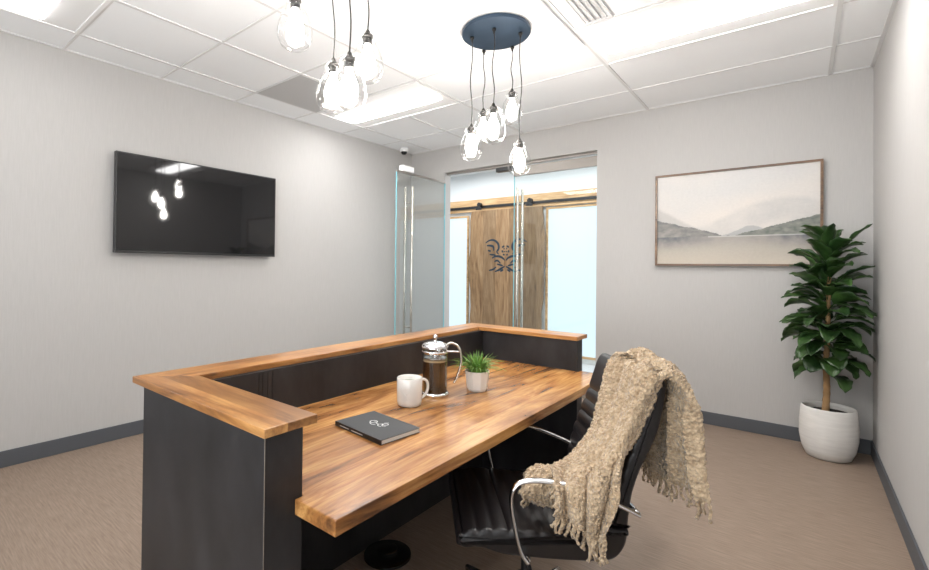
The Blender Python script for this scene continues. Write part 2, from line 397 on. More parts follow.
# ------------------------------------------------------------------ corridor
bm = bmesh.new(); box(bm, -6.2, 2.2, CY, CY+T, 0, 2.75)
struct(link('wall_corridor', bm, M['offwhite']), 'pale wall of the corridor behind the wooden slab door')
struct(boxo('wall_corridor_left', (-6.2-T, -6.2, D, CY+T, 0, 2.75), M['offwhite']))
struct(boxo('wall_corridor_right', (2.2, 2.2+T, D, CY+T, 0, 2.75), M['offwhite']))
struct(boxo('wall_corridor_near_left', (-6.2, LX-T, D, D+T, 0, 2.75), M['offwhite']))
struct(boxo('wall_corridor_near_right', (RX+T, 2.2, D, D+T, 0, 2.75), M['offwhite']))
def frosted(n, x0, x1, z0, z1, label):
    r = bpy.data.objects.new('window_%d' % n, None); COL.objects.link(r); r.location = ((x0+x1)/2, CY, z0); r['kind'] = 'structure'; r['label'] = label
    bpy.context.view_layer.update()
    boxo('window_pane', (x0, x1, CY-.012, CY-.002, z0, z1), M['frost'], r)
    bm = bmesh.new(); f = .03
    box(bm, x0-f, x0, CY-.03, CY-.001, z0-f, z1+f); box(bm, x1, x1+f, CY-.03, CY-.001, z0-f, z1+f); box(bm, x0, x1, CY-.03, CY-.001, z1, z1+f); box(bm, x0, x1, CY-.03, CY-.001, z0-f, z0)
    link('window_frame', bm, M['beam'], r)
frosted(1, -2.74, -1.0, .10, 2.10, 'tall frosted daylit panel right of the wooden slab door')
frosted(2, -4.95, -4.10, .10, 2.06, 'tall frosted daylit panel left of the wooden slab door')
# panelled white corridor door with lites, seen mirrored in the glass
r = bpy.data.objects.new('door_3', None); COL.objects.link(r); r.location = (.3, CY, 0); r['kind'] = 'structure'; r['label'] = 'white corridor door with tall glass lites'; bpy.context.view_layer.update()
bm = bmesh.new(); box(bm, -.20, .75, CY-.05, CY-.001, .002, 2.1); link('door_slab', bm, M['white'], r)
boxo('door_lite', (-.08, .22, CY-.056, CY-.0505, .25, 1.95), M['frost'], r); boxo('door_lite', (.33, .63, CY-.056, CY-.0505, .25, 1.95), M['frost'], r)
# beam + track
boxo_b = boxo('wood_beam', (-6.0, -1.05, CY-.055, CY-.031, 2.14, 2.33), M['beam'], None, .003)
tag(boxo_b, 'long pale wooden header beam on the corridor wall above the slab door', 'beam')
t = thing('sliding_door_track', 'black flat steel track fixed along the wooden header beam', 'door track', (-3, CY-.07, 2.2))
boxo('rail', (-5.2, -1.1, CY-.075, CY-.067, 2.185, 2.225), M['black'], t)
for x in (-5.0, -4.2, -3.4, -2.6, -1.8, -1.2):
    bm = bmesh.new(); box(bm, x-.012, x+.012, CY-.067, CY-.055, 2.193, 2.217); link('spacer', bm, M['black'], t)
# slab door
t = thing('sliding_slab_door', 'live edge wooden sliding door with dark winged emblem behind the glass', 'sliding door', (-3.4, CY-.1, .03))
def live(x, z, s): return x+.018*sin(z*3.1+s)+.010*sin(z*8.3+2*s)+.004*sin(z*21+s)
def slab(x0, x1, s, e0, e1, m, name):
    bm = bmesh.new(); n = 50; L = []; zs = [.04+2.10*i/n for i in range(n+1)]
    for yy in (CY-.125, CY-.080):
        L.append([(bm.verts.new((live(x0, z, s) if e0 else x0, yy, z)), bm.verts.new((live(x1, z, s+2) if e1 else x1, yy, z))) for z in zs])
    for i in range(n):
        bm.faces.new((L[0][i][0], L[0][i][1], L[0][i+1][1], L[0][i+1][0])); bm.faces.new((L[1][i][0], L[1][i+1][0], L[1][i+1][1], L[1][i][1]))
        for k in (0, 1): bm.faces.new((L[0][i][k], L[0][i+1][k], L[1][i+1][k], L[1][i][k]))
    for i in (0, n): bm.faces.new((L[0][i][0], L[0][i][1], L[1][i][1], L[1][i][0]))
    return link(name, bm, m, t)
slab(-3.97, -3.10, .5, True, False, M['barn'], 'slab_board'); slab(-3.097, -2.775, 1.2, False, True, M['barn2'], 'slab_board')
for x in (-3.82, -2.98):
    bm = bmesh.new(); box(bm, x-.05, x+.05, CY-.134, CY-.1255, 2.155, 2.20)
    tube(bm, [(x, CY-.078, 2.235), (x, CY-.130, 2.235)], .034, 20, up=Vector((1, 0, 0)))
    autosmooth(link('hanger_roller', bm, M['black'], t))
# emblem strokes (own the emblem's real size)
half = [[(255,190),(290,170),(330,172),(360,200),(365,235),(350,262),(365,280)], [(265,212),(295,212),(320,222),(325,255)], [(275,250),(300,256)],
 [(290,282),(340,287)], [(310,312),(335,298),(370,298),(400,312),(415,330)], [(330,340),(355,330),(380,352)], [(352,358),(400,370)],
 [(285,408),(320,400),(345,380)], [(335,417),(365,405),(390,390),(415,375)], [(380,415),(405,400)], [(395,232),(400,222),(412,218)], [(393,250),(397,268)], [(402,280),(412,290)], [(407,240),(413,236)], [(409,258),(414,264)]]
bm = bmesh.new(); ex, ez = -3.355, 1.445
for st in half:
    for sg in (-1, 1):
        pts = [Vector((ex+sg*(420-x_)*-.00205*-1*-1 if False else ex+sg*(420-x_)*.00205, 0, ez-(y_-295)*.0019)) for x_, y_ in st]
        P = smooth_path(pts, 6) if len(pts) > 2 else [pts[0]+(pts[1]-pts[0])*k/4 for k in range(5)]
        n = len(P); vs = []
        for i, p in enumerate(P):
            tt = (P[min(i+1, n-1)]-P[max(i-1, 0)]).normalized(); nn = Vector((-tt.z, 0, tt.x))
            hw = .0165*(.35+.65*sin(pi*(i+.6)/(n+.2))) if len(st) > 3 else .0135*(.45+.55*sin(pi*(i+.5)/n))
            vs.append([bm.verts.new((q.x, yy, q.z)) for yy in (CY-.1275, CY-.1245) for q in (p+nn*hw, p-nn*hw)])
        for a, b_ in zip(vs, vs[1:]):
            for i1, i2 in ((0, 1), (1, 3), (3, 2), (2, 0)): bm.faces.new((a[i1], a[i2], b_[i2], b_[i1]))
        for q in (vs[0], vs[-1]): bm.faces.new((q[0], q[1], q[3], q[2]))
link('winged_emblem', bm, M['navy'], t)

# ------------------------------------------------------------------ television
t = thing('television', 'large black flat television mounted on the left wall', 'television', (LX+.05, 1.815, 1.35))
bm = bmesh.new(); box(bm, LX+.045, LX+.080, 1.17, 2.462, 1.348, 2.070); bevel(link('casing', bm, M['bezel'], t), .004)
boxo('screen', (LX+.0795, LX+.0815, 1.180, 2.452, 1.366, 2.060), M['screen'], t)
boxo('wall_bracket', (LX+.0008, LX+.046, 1.50, 2.13, 1.48, 1.92), M['black'], t)
# ------------------------------------------------------------------ picture
t = thing('framed_picture', 'framed misty lake landscape in thin walnut frame on back wall', 'picture', (-.426, D-.02, 1.30))
px0, px1, pz0, pz1 = -.981, .133, 1.302, 2.085
bm = bmesh.new(); f = .017
for a in ((px0, px1, pz1-f, pz1), (px0, px1, pz0, pz0+f), (px0, px0+f, pz0+f, pz1-f), (px1-f, px1, pz0+f, pz1-f)):
    box(bm, a[0], a[1], D-.040, D-.001, a[2], a[3])
link('frame', bm, M['framewood'], t)
bm = bmesh.new(); nx, nz = 300, 180
cl = bm.loops.layers.float_color.new('paint')
def L3(a, b_, k): k = max(0, min(1, k)); return tuple(a[i]+(b_[i]-a[i])*k for i in range(3))
def srgb(r_, g_, b_): return tuple(((c/255+.055)/1.055)**2.4 if c > 10 else c/3294 for c in (r_, g_, b_))
def fb(x, y, o=5, s=0.): return noise.fractal(Vector((x, y, s)), 1.0, 2.0, o)
def paint(u, v):
    # u left-right, v bottom-top
    sky = L3(srgb(222, 214, 206), srgb(208, 206, 204), v*1.1-.2+.5*fb(u*2.2, v*3.0, 4, 3.1))
    c = sky
    hz = .30
    far = hz+.10+.30*math.exp(-((u-.86)/.30)**2)+.10*math.exp(-((u-.55)/.2)**2)+.02*fb(u*6, 1.3)
    if hz < v < far: c = L3(c, srgb(176, 178, 179), .65*min(1, (far-v)/.05)*(.6+.4*fb(u*5, v*6, 4, 8)))
    farl = hz+.36*max(0, 1-u/.42)**1.1+.012*fb(u*9, 4.3)
    if hz < v < farl: c = L3(c, srgb(180, 177, 174), .7*min(1, (farl-v)/.04))
    midr = hz+.10*math.exp(-((u-.62)/.12)**2)+.008*fb(u*16, 5.3)
    if hz < v < midr: c = L3(c, srgb(150, 153, 156), .6)
    nl = hz+.20*max(0, 1-u/.46)**.9+.012*fb(u*22, 9.3)
    if hz < v < nl: c = L3(srgb(106, 108, 110), srgb(158, 154, 148), .35+.5*fb(u*18, v*22, 5, 2)+(nl-v)*2.6)
    nr = hz+.19*max(0, (u-.50)/.50)**1.05+.010*fb(u*20, 7.7)
    if hz < v < nr: c = L3(srgb(96, 104, 98), srgb(148, 148, 140), .4+.6*fb(u*20, v*26, 5, 6)+(nr-v)*2.0)
    if v <= hz:
        w_ = L3(srgb(196, 186, 172), srgb(172, 166, 158), v/hz)
        dk = math.exp(-((hz-v)/.095)**2)*(.52+.34*math.cos((u-.02)*2*pi))
        dk *= .95+.45*fb(u*18, v*14, 5, 11)
        c = L3(w_, srgb(88, 94, 104), dk)
        if v > hz-.010 and u > .35: c = L3(c, srgb(215, 213, 208), .5)
    g = 1+.04*fb(u*60, v*60, 3, 1)
    return tuple(max(0, x*g*.86) for x in c)
V = [[bm.verts.new((px0+f+(px1-px0-2*f)*i/nx, D-.030, pz0+f+(pz1-pz0-2*f)*j/nz)) for i in range(nx+1)] for j in range(nz+1)]
pc = [[paint(i/nx, j/nz) for i in range(nx+1)] for j in range(nz+1)]
for j in range(nz):
    for i in range(nx):
        fc = bm.faces.new((V[j][i], V[j][i+1], V[j+1][i+1], V[j+1][i]))
        for lp, (jj, ii) in zip(fc.loops, ((j, i), (j, i+1), (j+1, i+1), (j+1, i))): lp[cl] = (*pc[jj][ii], 1)
bm2 = bm; link('canvas', bm2, M['painting'], t, recalc=False)
boxo('backing', (px0+f, px1-f, D-.029, D-.002, pz0+f, pz1-f), M['white'], t)

# ------------------------------------------------------------------ reception desk
t = desk = thing('reception_desk', 'U-shaped reception desk of blackened steel with warm wood tops', 'desk', (-1.3, 1.55, 0))
LZ, LT, WZ, WT = .905, .021, .72, .037
ox, ix, ex_ = -1.67, -1.525, -.912
ny0, ny1, fy0, fy1 = .579, .725, 2.435, 2.585
bm = bmesh.new(); prism(bm, [(ox, ny0), (ex_, ny0), (ex_, ny1), (ix, ny1)], LZ-LT, LZ); bevel(link('ledge_top', bm, M['wood_x'], t), .002)
bm = bmesh.new(); prism(bm, [(ox, ny0), (ix, ny1), (ix, fy0), (ox, fy1)], LZ-LT, LZ); bevel(link('ledge_top', bm, M['wood_l'], t), .002)
bm = bmesh.new(); prism(bm, [(ix, fy0), (ex_, fy0), (ex_, fy1), (ox, fy1)], LZ-LT, LZ); bevel(link('ledge_top', bm, M['wood_x'], t), .002)
bx0, bx1 = -1.588, -1.505
bz = LZ-LT-.0005
boxo('side_panel', (bx0, -.918, .583, .687, 0, bz), M['steel'], t, .0015)
boxo('side_panel', (bx0, -.918, 2.452, 2.525, 0, bz), M['steel'], t, .0015)
boxo('back_panel', (bx0, bx1, .6875, 2.4515, 0, bz), M['steel'], t)
bm = bmesh.new(); box(bm, -.9178, -.9165, .5835, .5848, .002, bz-.001); link('corner_seam', bm, M['seam'], t)
bm = bmesh.new()
for y in (.93, .945, .965, .985): box(bm, bx1, bx1+.0012, y, y+.004, WZ+.001, bz-.002)
link('panel_joint', bm, M['black'], t)
bm = bmesh.new(); prism(bm, [(bx1+.001, .688), (-.9165, .688), (-.9165, .664), (-.771, .664), (-.771, 2.48), (-.9165, 2.48), (-.9165, 2.4515), (bx1+.001, 2.4515)], WZ-WT, WZ)
bevel(link('worktop', bm, M['wood_y'], t), .0025)
# round black cover on the floor
t = thing('floor_cover', 'round glossy black cover lying on the floor beneath the desk', 'floor cover', (-1.395, 1.50, 0))
bm = bmesh.new(); lathe(bm, [(0, .0005), (.098, .0005), (.104, .006), (.102, .014), (.085, .020), (.05, .024), (0, .025)], (-1.395, 1.50, 0), 48)
autosmooth(link('disc', bm, M['gloss'], t), 50)
bm = bmesh.new(); lathe(bm, [(.045, .0235), (.045, .034), (.038, .038), (0, .038)], (-1.395, 1.50, 0), 32); autosmooth(link('cap', bm, M['gloss'], t))

# ------------------------------------------------------------------ things on the desk
# notebook
t = thing('notebook', 'charcoal spiral notebook with white emblem lying on the worktop', 'notebook', (-1.10, 1.13, WZ))
nb = Matrix.Translation((-1.103, 1.128, WZ)) @ Matrix.Rotation(radians(-6.5), 4, 'Z')
def put(o): o.data.transform(nb); return o
nx_, ny_ = .123, .083
def nbox(name, d_, m, bev=0):
    bm = bmesh.new(); box(bm, *d_); bm.transform(nb); o = link(name, bm, m, t)
    if bev: bevel(o, bev)
    return o
nbox('back_cover', (-nx_, nx_, -ny_, ny_, .0005, .002), M['cover'])
nbox('pages', (-nx_+.004, nx_-.002, -ny_+.003, ny_-.004, .0021, .0138), M['paper'])
nbox('front_cover', (-nx_, nx_, -ny_, ny_, .0139, .0158), M['cover'], .0006)
nbox('spine', (-nx_, nx_, -ny_-.002, -ny_+.001, .0005, .0158), M['black'])
bm = bmesh.new()
for k in range(24):
    y = -nx_+.012+k*(2*nx_-.024)/23
    tube(bm, [(y, ny_-.006+.0075*cos(a*pi/5), .0082+.0078*sin(a*pi/5)) for a in range(0, 11)], .0009, 6, up=Vector((1, 0, 0)))
bm.transform(nb); link('spiral_binding', bm, M['black'], t, True)
bm = bmesh.new()
emb = [[(-.034,.004),(-.026,.014),(-.014,.012),(-.010,.002),(-.018,-.006),(-.030,-.004),(-.034,.004)], [(-.010,.002),(.004,.0),(.012,.010),(.022,.022),(.030,.014),(.022,.006),(.012,.010)],
 [(.012,.010),(.024,-.002),(.034,.004)], [(.004,.0),(.014,-.010),(.026,-.008)], [(-.024,-.010),(-.010,-.016),(.002,-.010)], [(.010,.018),(.018,.030)], [(-.022,.006),(-.018,.010)]]
for st in emb:
    P = smooth_path([Vector((x_*1.15-.003, y_*1.1+.003, .0159)) for x_, y_ in st], 5)
    tube(bm, P, .0012, 6, flat=(.0014, .0003))
bm.transform(nb); link('cover_emblem', bm, M['print'], t)
nbox('spine_print', (-.095, -.045, -ny_-.0023, -ny_-.0020, .006, .0085), M['print']); nbox('spine_print', (-.03, .03, -ny_-.0023, -ny_-.0020, .006, .0085), M['print'])
# mug
mc = Vector((-1.198, 1.405, WZ)); t = thing('mug', 'white ceramic mug with raised mark, beside the coffee press', 'mug', mc)
bm = bmesh.new(); lathe(bm, [(0, .003), (.036, .003), (.037, .0005), (.041, .0005), (.046, .006), (.049, .02), (.050, .06), (.0505, .108), (.049, .1105), (.047, .108), (.0465, .06), (.045, .016), (0, .012)], mc, 48)
autosmooth(link('cup', bm, M['ceramic'], t), 50)
hd = (RV*.8+FV*.45).normalized()
bm = bmesh.new(); P = smooth_path([mc+hd*a+Vector((0, 0, z)) for a, z in ((.046, .094), (.062, .096), (.079, .086), (.084, .062), (.076, .038), (.058, .024), (.046, .022))], 6)
tube(bm, P, .006, 12, flat=(.007, .005)); link('handle', bm, M['ceramic'], t, True)
bm = bmesh.new(); lathe(bm, [(.0462, .090), (0, .0905)], mc, 40); link('tea', bm, M['tea'], t)
bm = bmesh.new()
fr = -FV
for st in [[(-.022,.085),(-.012,.06),(.0,.045),(.004,.03)], [(.020,.088),(.012,.066),(.002,.05)], [(-.016,.074),(-.022,.062),(-.018,.052)], [(.014,.074),(.02,.062),(.012,.058)], [(-.006,.052),(-.010,.04)], [(.006,.078),(.0,.07),(-.006,.078)]]:
    P = []
    for a, z in smooth_path([Vector((p[0], p[1], 0)) for p in st], 5) and [(q.x, q.y) for q in smooth_path([Vector((p[0], p[1], 0)) for p in st], 5)]:
        an = a/.05-.25; dirv = fr*cos(an)+RV*sin(an); P.append(mc+dirv*.0500+Vector((0, 0, z)))
    tube(bm, P, .0012, 6)
link('raised_mark', bm, M['ceramic'], t, True)
# coffee press
pc_ = Vector((-1.215, 1.592, WZ)); t = thing('coffee_press', 'glass and chrome coffee press half full of black coffee', 'coffee press', pc_)
bm = bmesh.new(); lathe(bm, [(0, .0005), (.058, .0005), (.061, .004), (.060, .011), (.056, .015), (0, .015)], pc_, 48); autosmooth(link('base', bm, M['chrome'], t), 50)
bm = bmesh.new(); lathe(bm, [(.0535, .0155), (.0535, .195), (.0555, .200), (.0535, .2005), (.0515, .195), (.0515, .0155)], pc_, 48); link('glass_beaker', bm, M['jar'], t, True)
bm = bmesh.new(); lathe(bm, [(0, .016), (.051, .016), (.051, .145)], pc_, 48); lathe(bm, [(.051, .145), (0, .1452)], pc_, 48); autosmooth(link('coffee', bm, M['coffee'], t), 50)
bm = bmesh.new(); lathe(bm, [(.0512, .1453), (.0512, .152), (.038, .154), (.036, .1458)], pc_, 48); autosmooth(link('froth', bm, M['crema'], t), 50)
bm = bmesh.new(); lathe(bm, [(0, .1575), (.050, .1575), (.050, .160), (0, .160)], pc_, 40); tube(bm, [pc_+Vector((0, 0, .16)), pc_+Vector((0, 0, .214))], .0025, 10)
for k in range(6):
    a = k*pi/3; tube(bm, smooth_path([pc_+Vector((cos(a)*r_, sin(a)*r_, z)) for r_, z in ((.006, .162), (.03, .168), (.048, .176))], 4), .0018, 6)
autosmooth(link('plunger', bm, M['chrome'], t))
bm = bmesh.new(); lathe(bm, [(.0545, .180), (.0562, .182), (.0562, .188), (.0545, .190)], pc_, 48); link('band', bm, M['chrome'], t, True)
bm = bmesh.new(); lathe(bm, [(.0500, .2015), (.0575, .2015), (.0580, .209), (.050, .219), (.030, .226), (.012, .229), (0, .229)], pc_, 48); autosmooth(link('lid', bm, M['chrome'], t), 60)
bm = bmesh.new(); lathe(bm, [(.0085, .229), (.007, .236), (.0095, .243), (.0095, .252), (.006, .256), (0, .257)], pc_, 24); link('knob', bm, M['chrome'], t, True)
hd = (RV*.95-FV*.05).normalized()
bm = bmesh.new(); P = smooth_path([pc_+hd*a+Vector((0, 0, z)) for a, z in ((.052, .216), (.072, .222), (.100, .206), (.112, .165), (.108, .118), (.094, .075), (.082, .052))], 6)
tube(bm, P, .006, 12, flat=(.008, .0055)); link('handle', bm, M['satin'], t, True)
bm = bmesh.new(); tube(bm, [pc_+hd*.055+Vector((0, 0, .186)), pc_+hd*.108+Vector((0, 0, .186))], .0035, 8); link('handle_bracket', bm, M['chrome'], t)
# little pot of grass
gc = Vector((-1.117, 1.775, WZ)); t = thing('potted_grass', 'small spiky green plant in faceted white pot on the worktop', 'plant', gc)
bm = bmesh.new(); lathe(bm, [(0, .0005), (.040, .0005), (.046, .010), (.056, .088), (.052, .088), (.048, .078), (0, .078)], gc, 9); link('pot', bm, M['potsmall'], t)
bm = bmesh.new(); lathe(bm, [(.0478, .0785), (.02, .084), (0, .085)], gc, 20); link('soil', bm, M['soil'], t, True)
bm = bmesh.new(); rg = random.Random(3)
for k in range(190):
    a = rg.uniform(0, 2*pi); L = rg.uniform(.07, .118); tilt = rg.uniform(.05, 1.25)**.9
    st = gc+Vector((cos(a), sin(a), 0))*rg.uniform(0, .034)+Vector((0, 0, .080))
    dirh = Vector((cos(a), sin(a), 0)); pts = []
    for i in range(6):
        s = i/5; ang = tilt*(.45+.75*s)
        pts.append(st+dirh*(L*s*sin(ang))+Vector((0, 0, L*s*cos(ang)*(1-.12*s))))
    side = dirh.cross(Vector((0, 0, 1))); prev = None
    for i, p in enumerate(pts):
        wd = .0040*(1-(i/5)**2)+.0003
        q = (bm.verts.new(p+side*wd), bm.verts.new(p-Vector((0, 0, .0012))), bm.verts.new(p-side*wd))
        if prev: bm.faces.new((prev[0], prev[1], q[1], q[0])); bm.faces.new((prev[1], prev[2], q[2], q[1]))
        prev = q
link('foliage', bm, M['grass'], t, recalc=False)

# ------------------------------------------------------------------ tall plant
pc2 = Vector((.155, 4.235, 0)); t = thing('potted_plant', 'tall broad-leaved green plant in rounded white pot in the corner', 'plant', pc2)
bm = bmesh.new(); lathe(bm, [(r_*.80, z_) for r_, z_ in ((0, .0005), (.130, .0005), (.150, .008), (.178, .06), (.195, .14), (.196, .22), (.190, .29), (.184, .335), (.178, .343), (.166, .338), (.165, .325), (.168, .30), (0, .30))], pc2, 56)
autosmooth(link('pot', bm, M['potbig'], t), 60)
bm = bmesh.new(); rr = lathe(bm, [(.134, .302), (.10, .308), (.06, .312), (0, .314)], pc2, 40); link('soil', bm, M['soil'], t, True)
bm = bmesh.new(); tp = smooth_path([pc2+Vector((-.015, .0, .305)), pc2+Vector((-.008, 0, .45)), pc2+Vector((-.012, 0, .62)), pc2+Vector((-.005, 0, .85)), pc2+Vector((.0, 0, 1.12)), pc2+Vector((.005, 0, 1.28))], 10)
tube(bm, tp, [(.021-.012*i/len(tp))*(1+.10*(i % 3 == 0)) for i in range(len(tp))], 14); autosmooth(link('trunk', bm, M['trunk'], t), 60)
bm = bmesh.new(); rg = random.Random(11)
def leaf(bm, base, dirn, L, W, droop, lift=.0, twist=0.):
    """leaf with stalk; dirn horizontal unit; initial elevation lift (rad), bends down by droop"""
    n = 12; stalk = L*.20; pts = []; p = base.copy(); el = lift
    side0 = dirn.cross(Vector((0, 0, 1))).normalized()
    stp = (L+stalk)/(n+3); frames = []
    for i in range(n+4):
        s = i/(n+3); e = lift-droop*s**1.25
        tv = dirn*cos(e)+Vector((0, 0, sin(e)))
        frames.append((p.copy(), tv)); p = p+tv*stp
    prev = None
    for i, (q, tv) in enumerate(frames):
        s = (i-3)/n
        if s < 0: wd = .0035
        else: wd = W*.5*(max(0.0, sin(pi*min(1, s)**.80)))**.75+.0012
        upv = side0.cross(tv).normalized()
        sd = (side0*cos(twist)+upv*sin(twist)); up2 = sd.cross(tv).normalized()
        wav = .006*sin(i*1.7+twist*5)
        pts = [q+sd*wd+up2*(wd*.30+wav*(wd > .01)), q+sd*wd*.5+up2*wd*.10, q-up2*.0015, q-sd*wd*.5+up2*wd*.10, q-sd*wd+up2*(wd*.30-wav*(wd > .01))]
        vs = [bm.verts.new(x_) for x_ in pts]
        if prev:
            for k in range(4): bm.faces.new((prev[k], prev[k+1], vs[k+1], vs[k]))
        prev = vs
XMAX, YMAX = RX-.012, D-.05
cnt = 0; a = .4
z = .585
while z < 1.40:
    s = (z-.60)/.80
    for _ in range(2):
        a += 2.4+rg.uniform(-.35, .35)
        dirn = Vector((cos(a), sin(a), 0))
        L = rg.uniform(.18, .27)*(1-.12*s)*(.8+.3*min(1, s*3)); W = rg.uniform(.11, .15)*(1-.25*s)
        lift = radians(22+48*s+rg.uniform(-14, 14)); droop = radians(rg.uniform(75, 115)-35*s)
        base = pc2+Vector((-.005, 0, z+rg.uniform(-.02, .02)))
        # keep inside the corner
        ext = base+dirn*(L*1.12*cos(lift*.6))
        if ext.x > XMAX-.01: L *= max(.3, (XMAX-.01-base.x)/(ext.x-base.x)); W *= .95
        ext = base+dirn*(L*1.12*cos(lift*.6))
        if ext.y > YMAX-.01: L *= max(.3, (YMAX-.01-base.y)/(ext.y-base.y))
        if L > .10: leaf(bm, base, dirn, L, W, droop, lift, rg.uniform(-.6, .6)); cnt += 1
    z += .020
# leading leaves
lv = lambda r_, f_: (RV*r_+FV*f_).normalized()
for (dr, L, W, el, dp, zz, tw) in ((lv(.9, -.5), .32, .07, 66, 30, 1.28, .5), (lv(.8, -.7), .25, .065, 48, 45, 1.16, .3), (lv(-1, -.2), .27, .085, 60, 20, 1.12, .2), (lv(-.5, -.8), .22, .085, 50, 40, 1.2, .1),
        (lv(-1, -.05), .29, .085, 18, 35, 1.06, .2), (lv(-1, .1), .27, .08, 0, 25, .97, .15), (lv(-.95, -.3), .26, .10, 0, 50, .86, 0), (lv(-.9, -.4), .20, .10, 10, 75, .78, 0), (lv(.7, -.7), .22, .10, 0, 55, .78, 0),
        (lv(-.6, -.9), .17, .12, 10, 95, .66, 0), (lv(.3, -1), .17, .12, 10, 95, .65, 0), (lv(0, -1), .22, .11, 5, 70, .88, 0), (lv(.2, -1), .24, .11, 20, 75, 1.02, 0)):
    leaf(bm, pc2+Vector((0, 0, zz)), dr, L, W, radians(dp), radians(el), tw)
for v in bm.verts:
    if v.co.x > XMAX: v.co.x = XMAX-.002*random.random()
    if v.co.y > YMAX: v.co.y = YMAX-.002*random.random()
o = link('foliage', bm, M['leaf'], t, True, recalc=False)
md = o.modifiers.new('solid', 'SOLIDIFY'); md.thickness = .0012

# ------------------------------------------------------------------ pendant clusters
def cluster(center, label, items, board_z):
    t = thing('pendant_lamp_cluster', label, 'pendant lamp', (center[0], center[1], board_z), 'clusters of clear glass pendant lamps')
    cz = board_z-.022
    bm = bmesh.new(); lathe(bm, [(0, 0), (.198, 0), (.202, -.003), (.202, -.019), (.199, -.022), (0, -.022)], (center[0], center[1], board_z-.0005), 72)
    autosmooth(link('canopy', bm, M['canopy'], t), 40)
    for (x_, y_, zs, sc, ww) in items:
        # zs = height of the top of the socket
        bm = bmesh.new(); P = []
        n = 18
        for i in range(n+1):
            k = i/n; zz = cz-(cz-zs)*k; en = sin(pi*k)
            P.append(Vector((x_+ww*.006*en*sin(k*9), y_+ww*.006*en*cos(k*7), zz)))
        tube(bm, P, .0032, 8, up=Vector((1, 0, 0)))
        c_ = link('cord', bm, M['cord'], t, True)
        bm = bmesh.new(); lathe(bm, [(0, 0), (.012, 0), (.012, -.010), (.006, -.020), (.005, -.03)], (x_, y_, cz), 18); link('cord_grip', bm, M['socket'], c_, True)
        bm = bmesh.new(); lathe(bm, [(.005, .012), (.009, .006), (.012, -.004), (.021, -.010), (.023, -.020), (.019, -.024), (.018, -.050), (.0, -.052)], (x_, y_, zs), 24)
        autosmooth(link('socket', bm, M['socket'], t), 40)
        prof = [(.024, -.012), (.034, -.020), (.036, -.032), (.031, -.040), (.037, -.052), (.050, -.073), (.062, -.105), (.0675, -.138), (.065, -.168), (.052, -.193), (.032, -.206), (.012, -.211), (0, -.2115)]
        bm = bmesh.new(); lathe(bm, [(a*sc, b_*sc) for a, b_ in prof], (x_, y_, zs), 40); g = link('glass_shade', bm, M['shade'], t, True)
        bm = bmesh.new(); lathe(bm, [(.0125, -.052), (.0135, -.070), (.023, -.088), (.033, -.115), (.034, -.140), (.025, -.165), (.010, -.177), (0, -.178)], (x_, y_, zs), 24); link('bulb', bm, M['bulb'], g, True)
    return t
def at(x_, y_, d_):   # viewing direction to metres, used once to set out lamps
    r_ = (x_-421.44)*d_/464.45; return (RV.x*r_+FV.x*d_, RV.y*r_+FV.y*d_, HZ+(263.26-y_)*d_/464.45)
BZ = H-.022
def hang(x_, ytop, ysock, sc, ww):
    a = at(x_, ytop, 1.0); k = (BZ-.03-HZ)/(a[2]-HZ); q = at(x_, ysock, k)
    return (q[0], q[1], q[2], sc, ww)
c1 = (-1.405, 2.405)
cluster(c1, 'cluster of five clear glass lamps hanging from a round blue-black canopy', [
    hang(470, 33, 121, 1.0, 1.0), hang(482, 46, 105, .95, -1.), hang(492, 24, 100, 1.06, 1.2), hang(510.5, 42, 85, 1.0, 1.), hang(518.5, 28, 135, 1.0, -1.2)], BZ)
c2 = (-1.426, 1.186)
it = []
for (x_, yb, d_, sc) in ((331, 110, 1.86, 1.0), (347, 108, 1.72, 1.0), (365, 79, 1.90, .98), (292, 47, 1.80, 1.0), (312, -14, 1.96, .95)):
    q = at(x_, yb, d_); it.append((q[0], q[1], q[2]+.2115*sc, sc, 1.0 if x_ % 2 else -1.3))
cluster(c2, 'nearer glass lamp cluster whose canopy is above the picture edge', it, BZ)

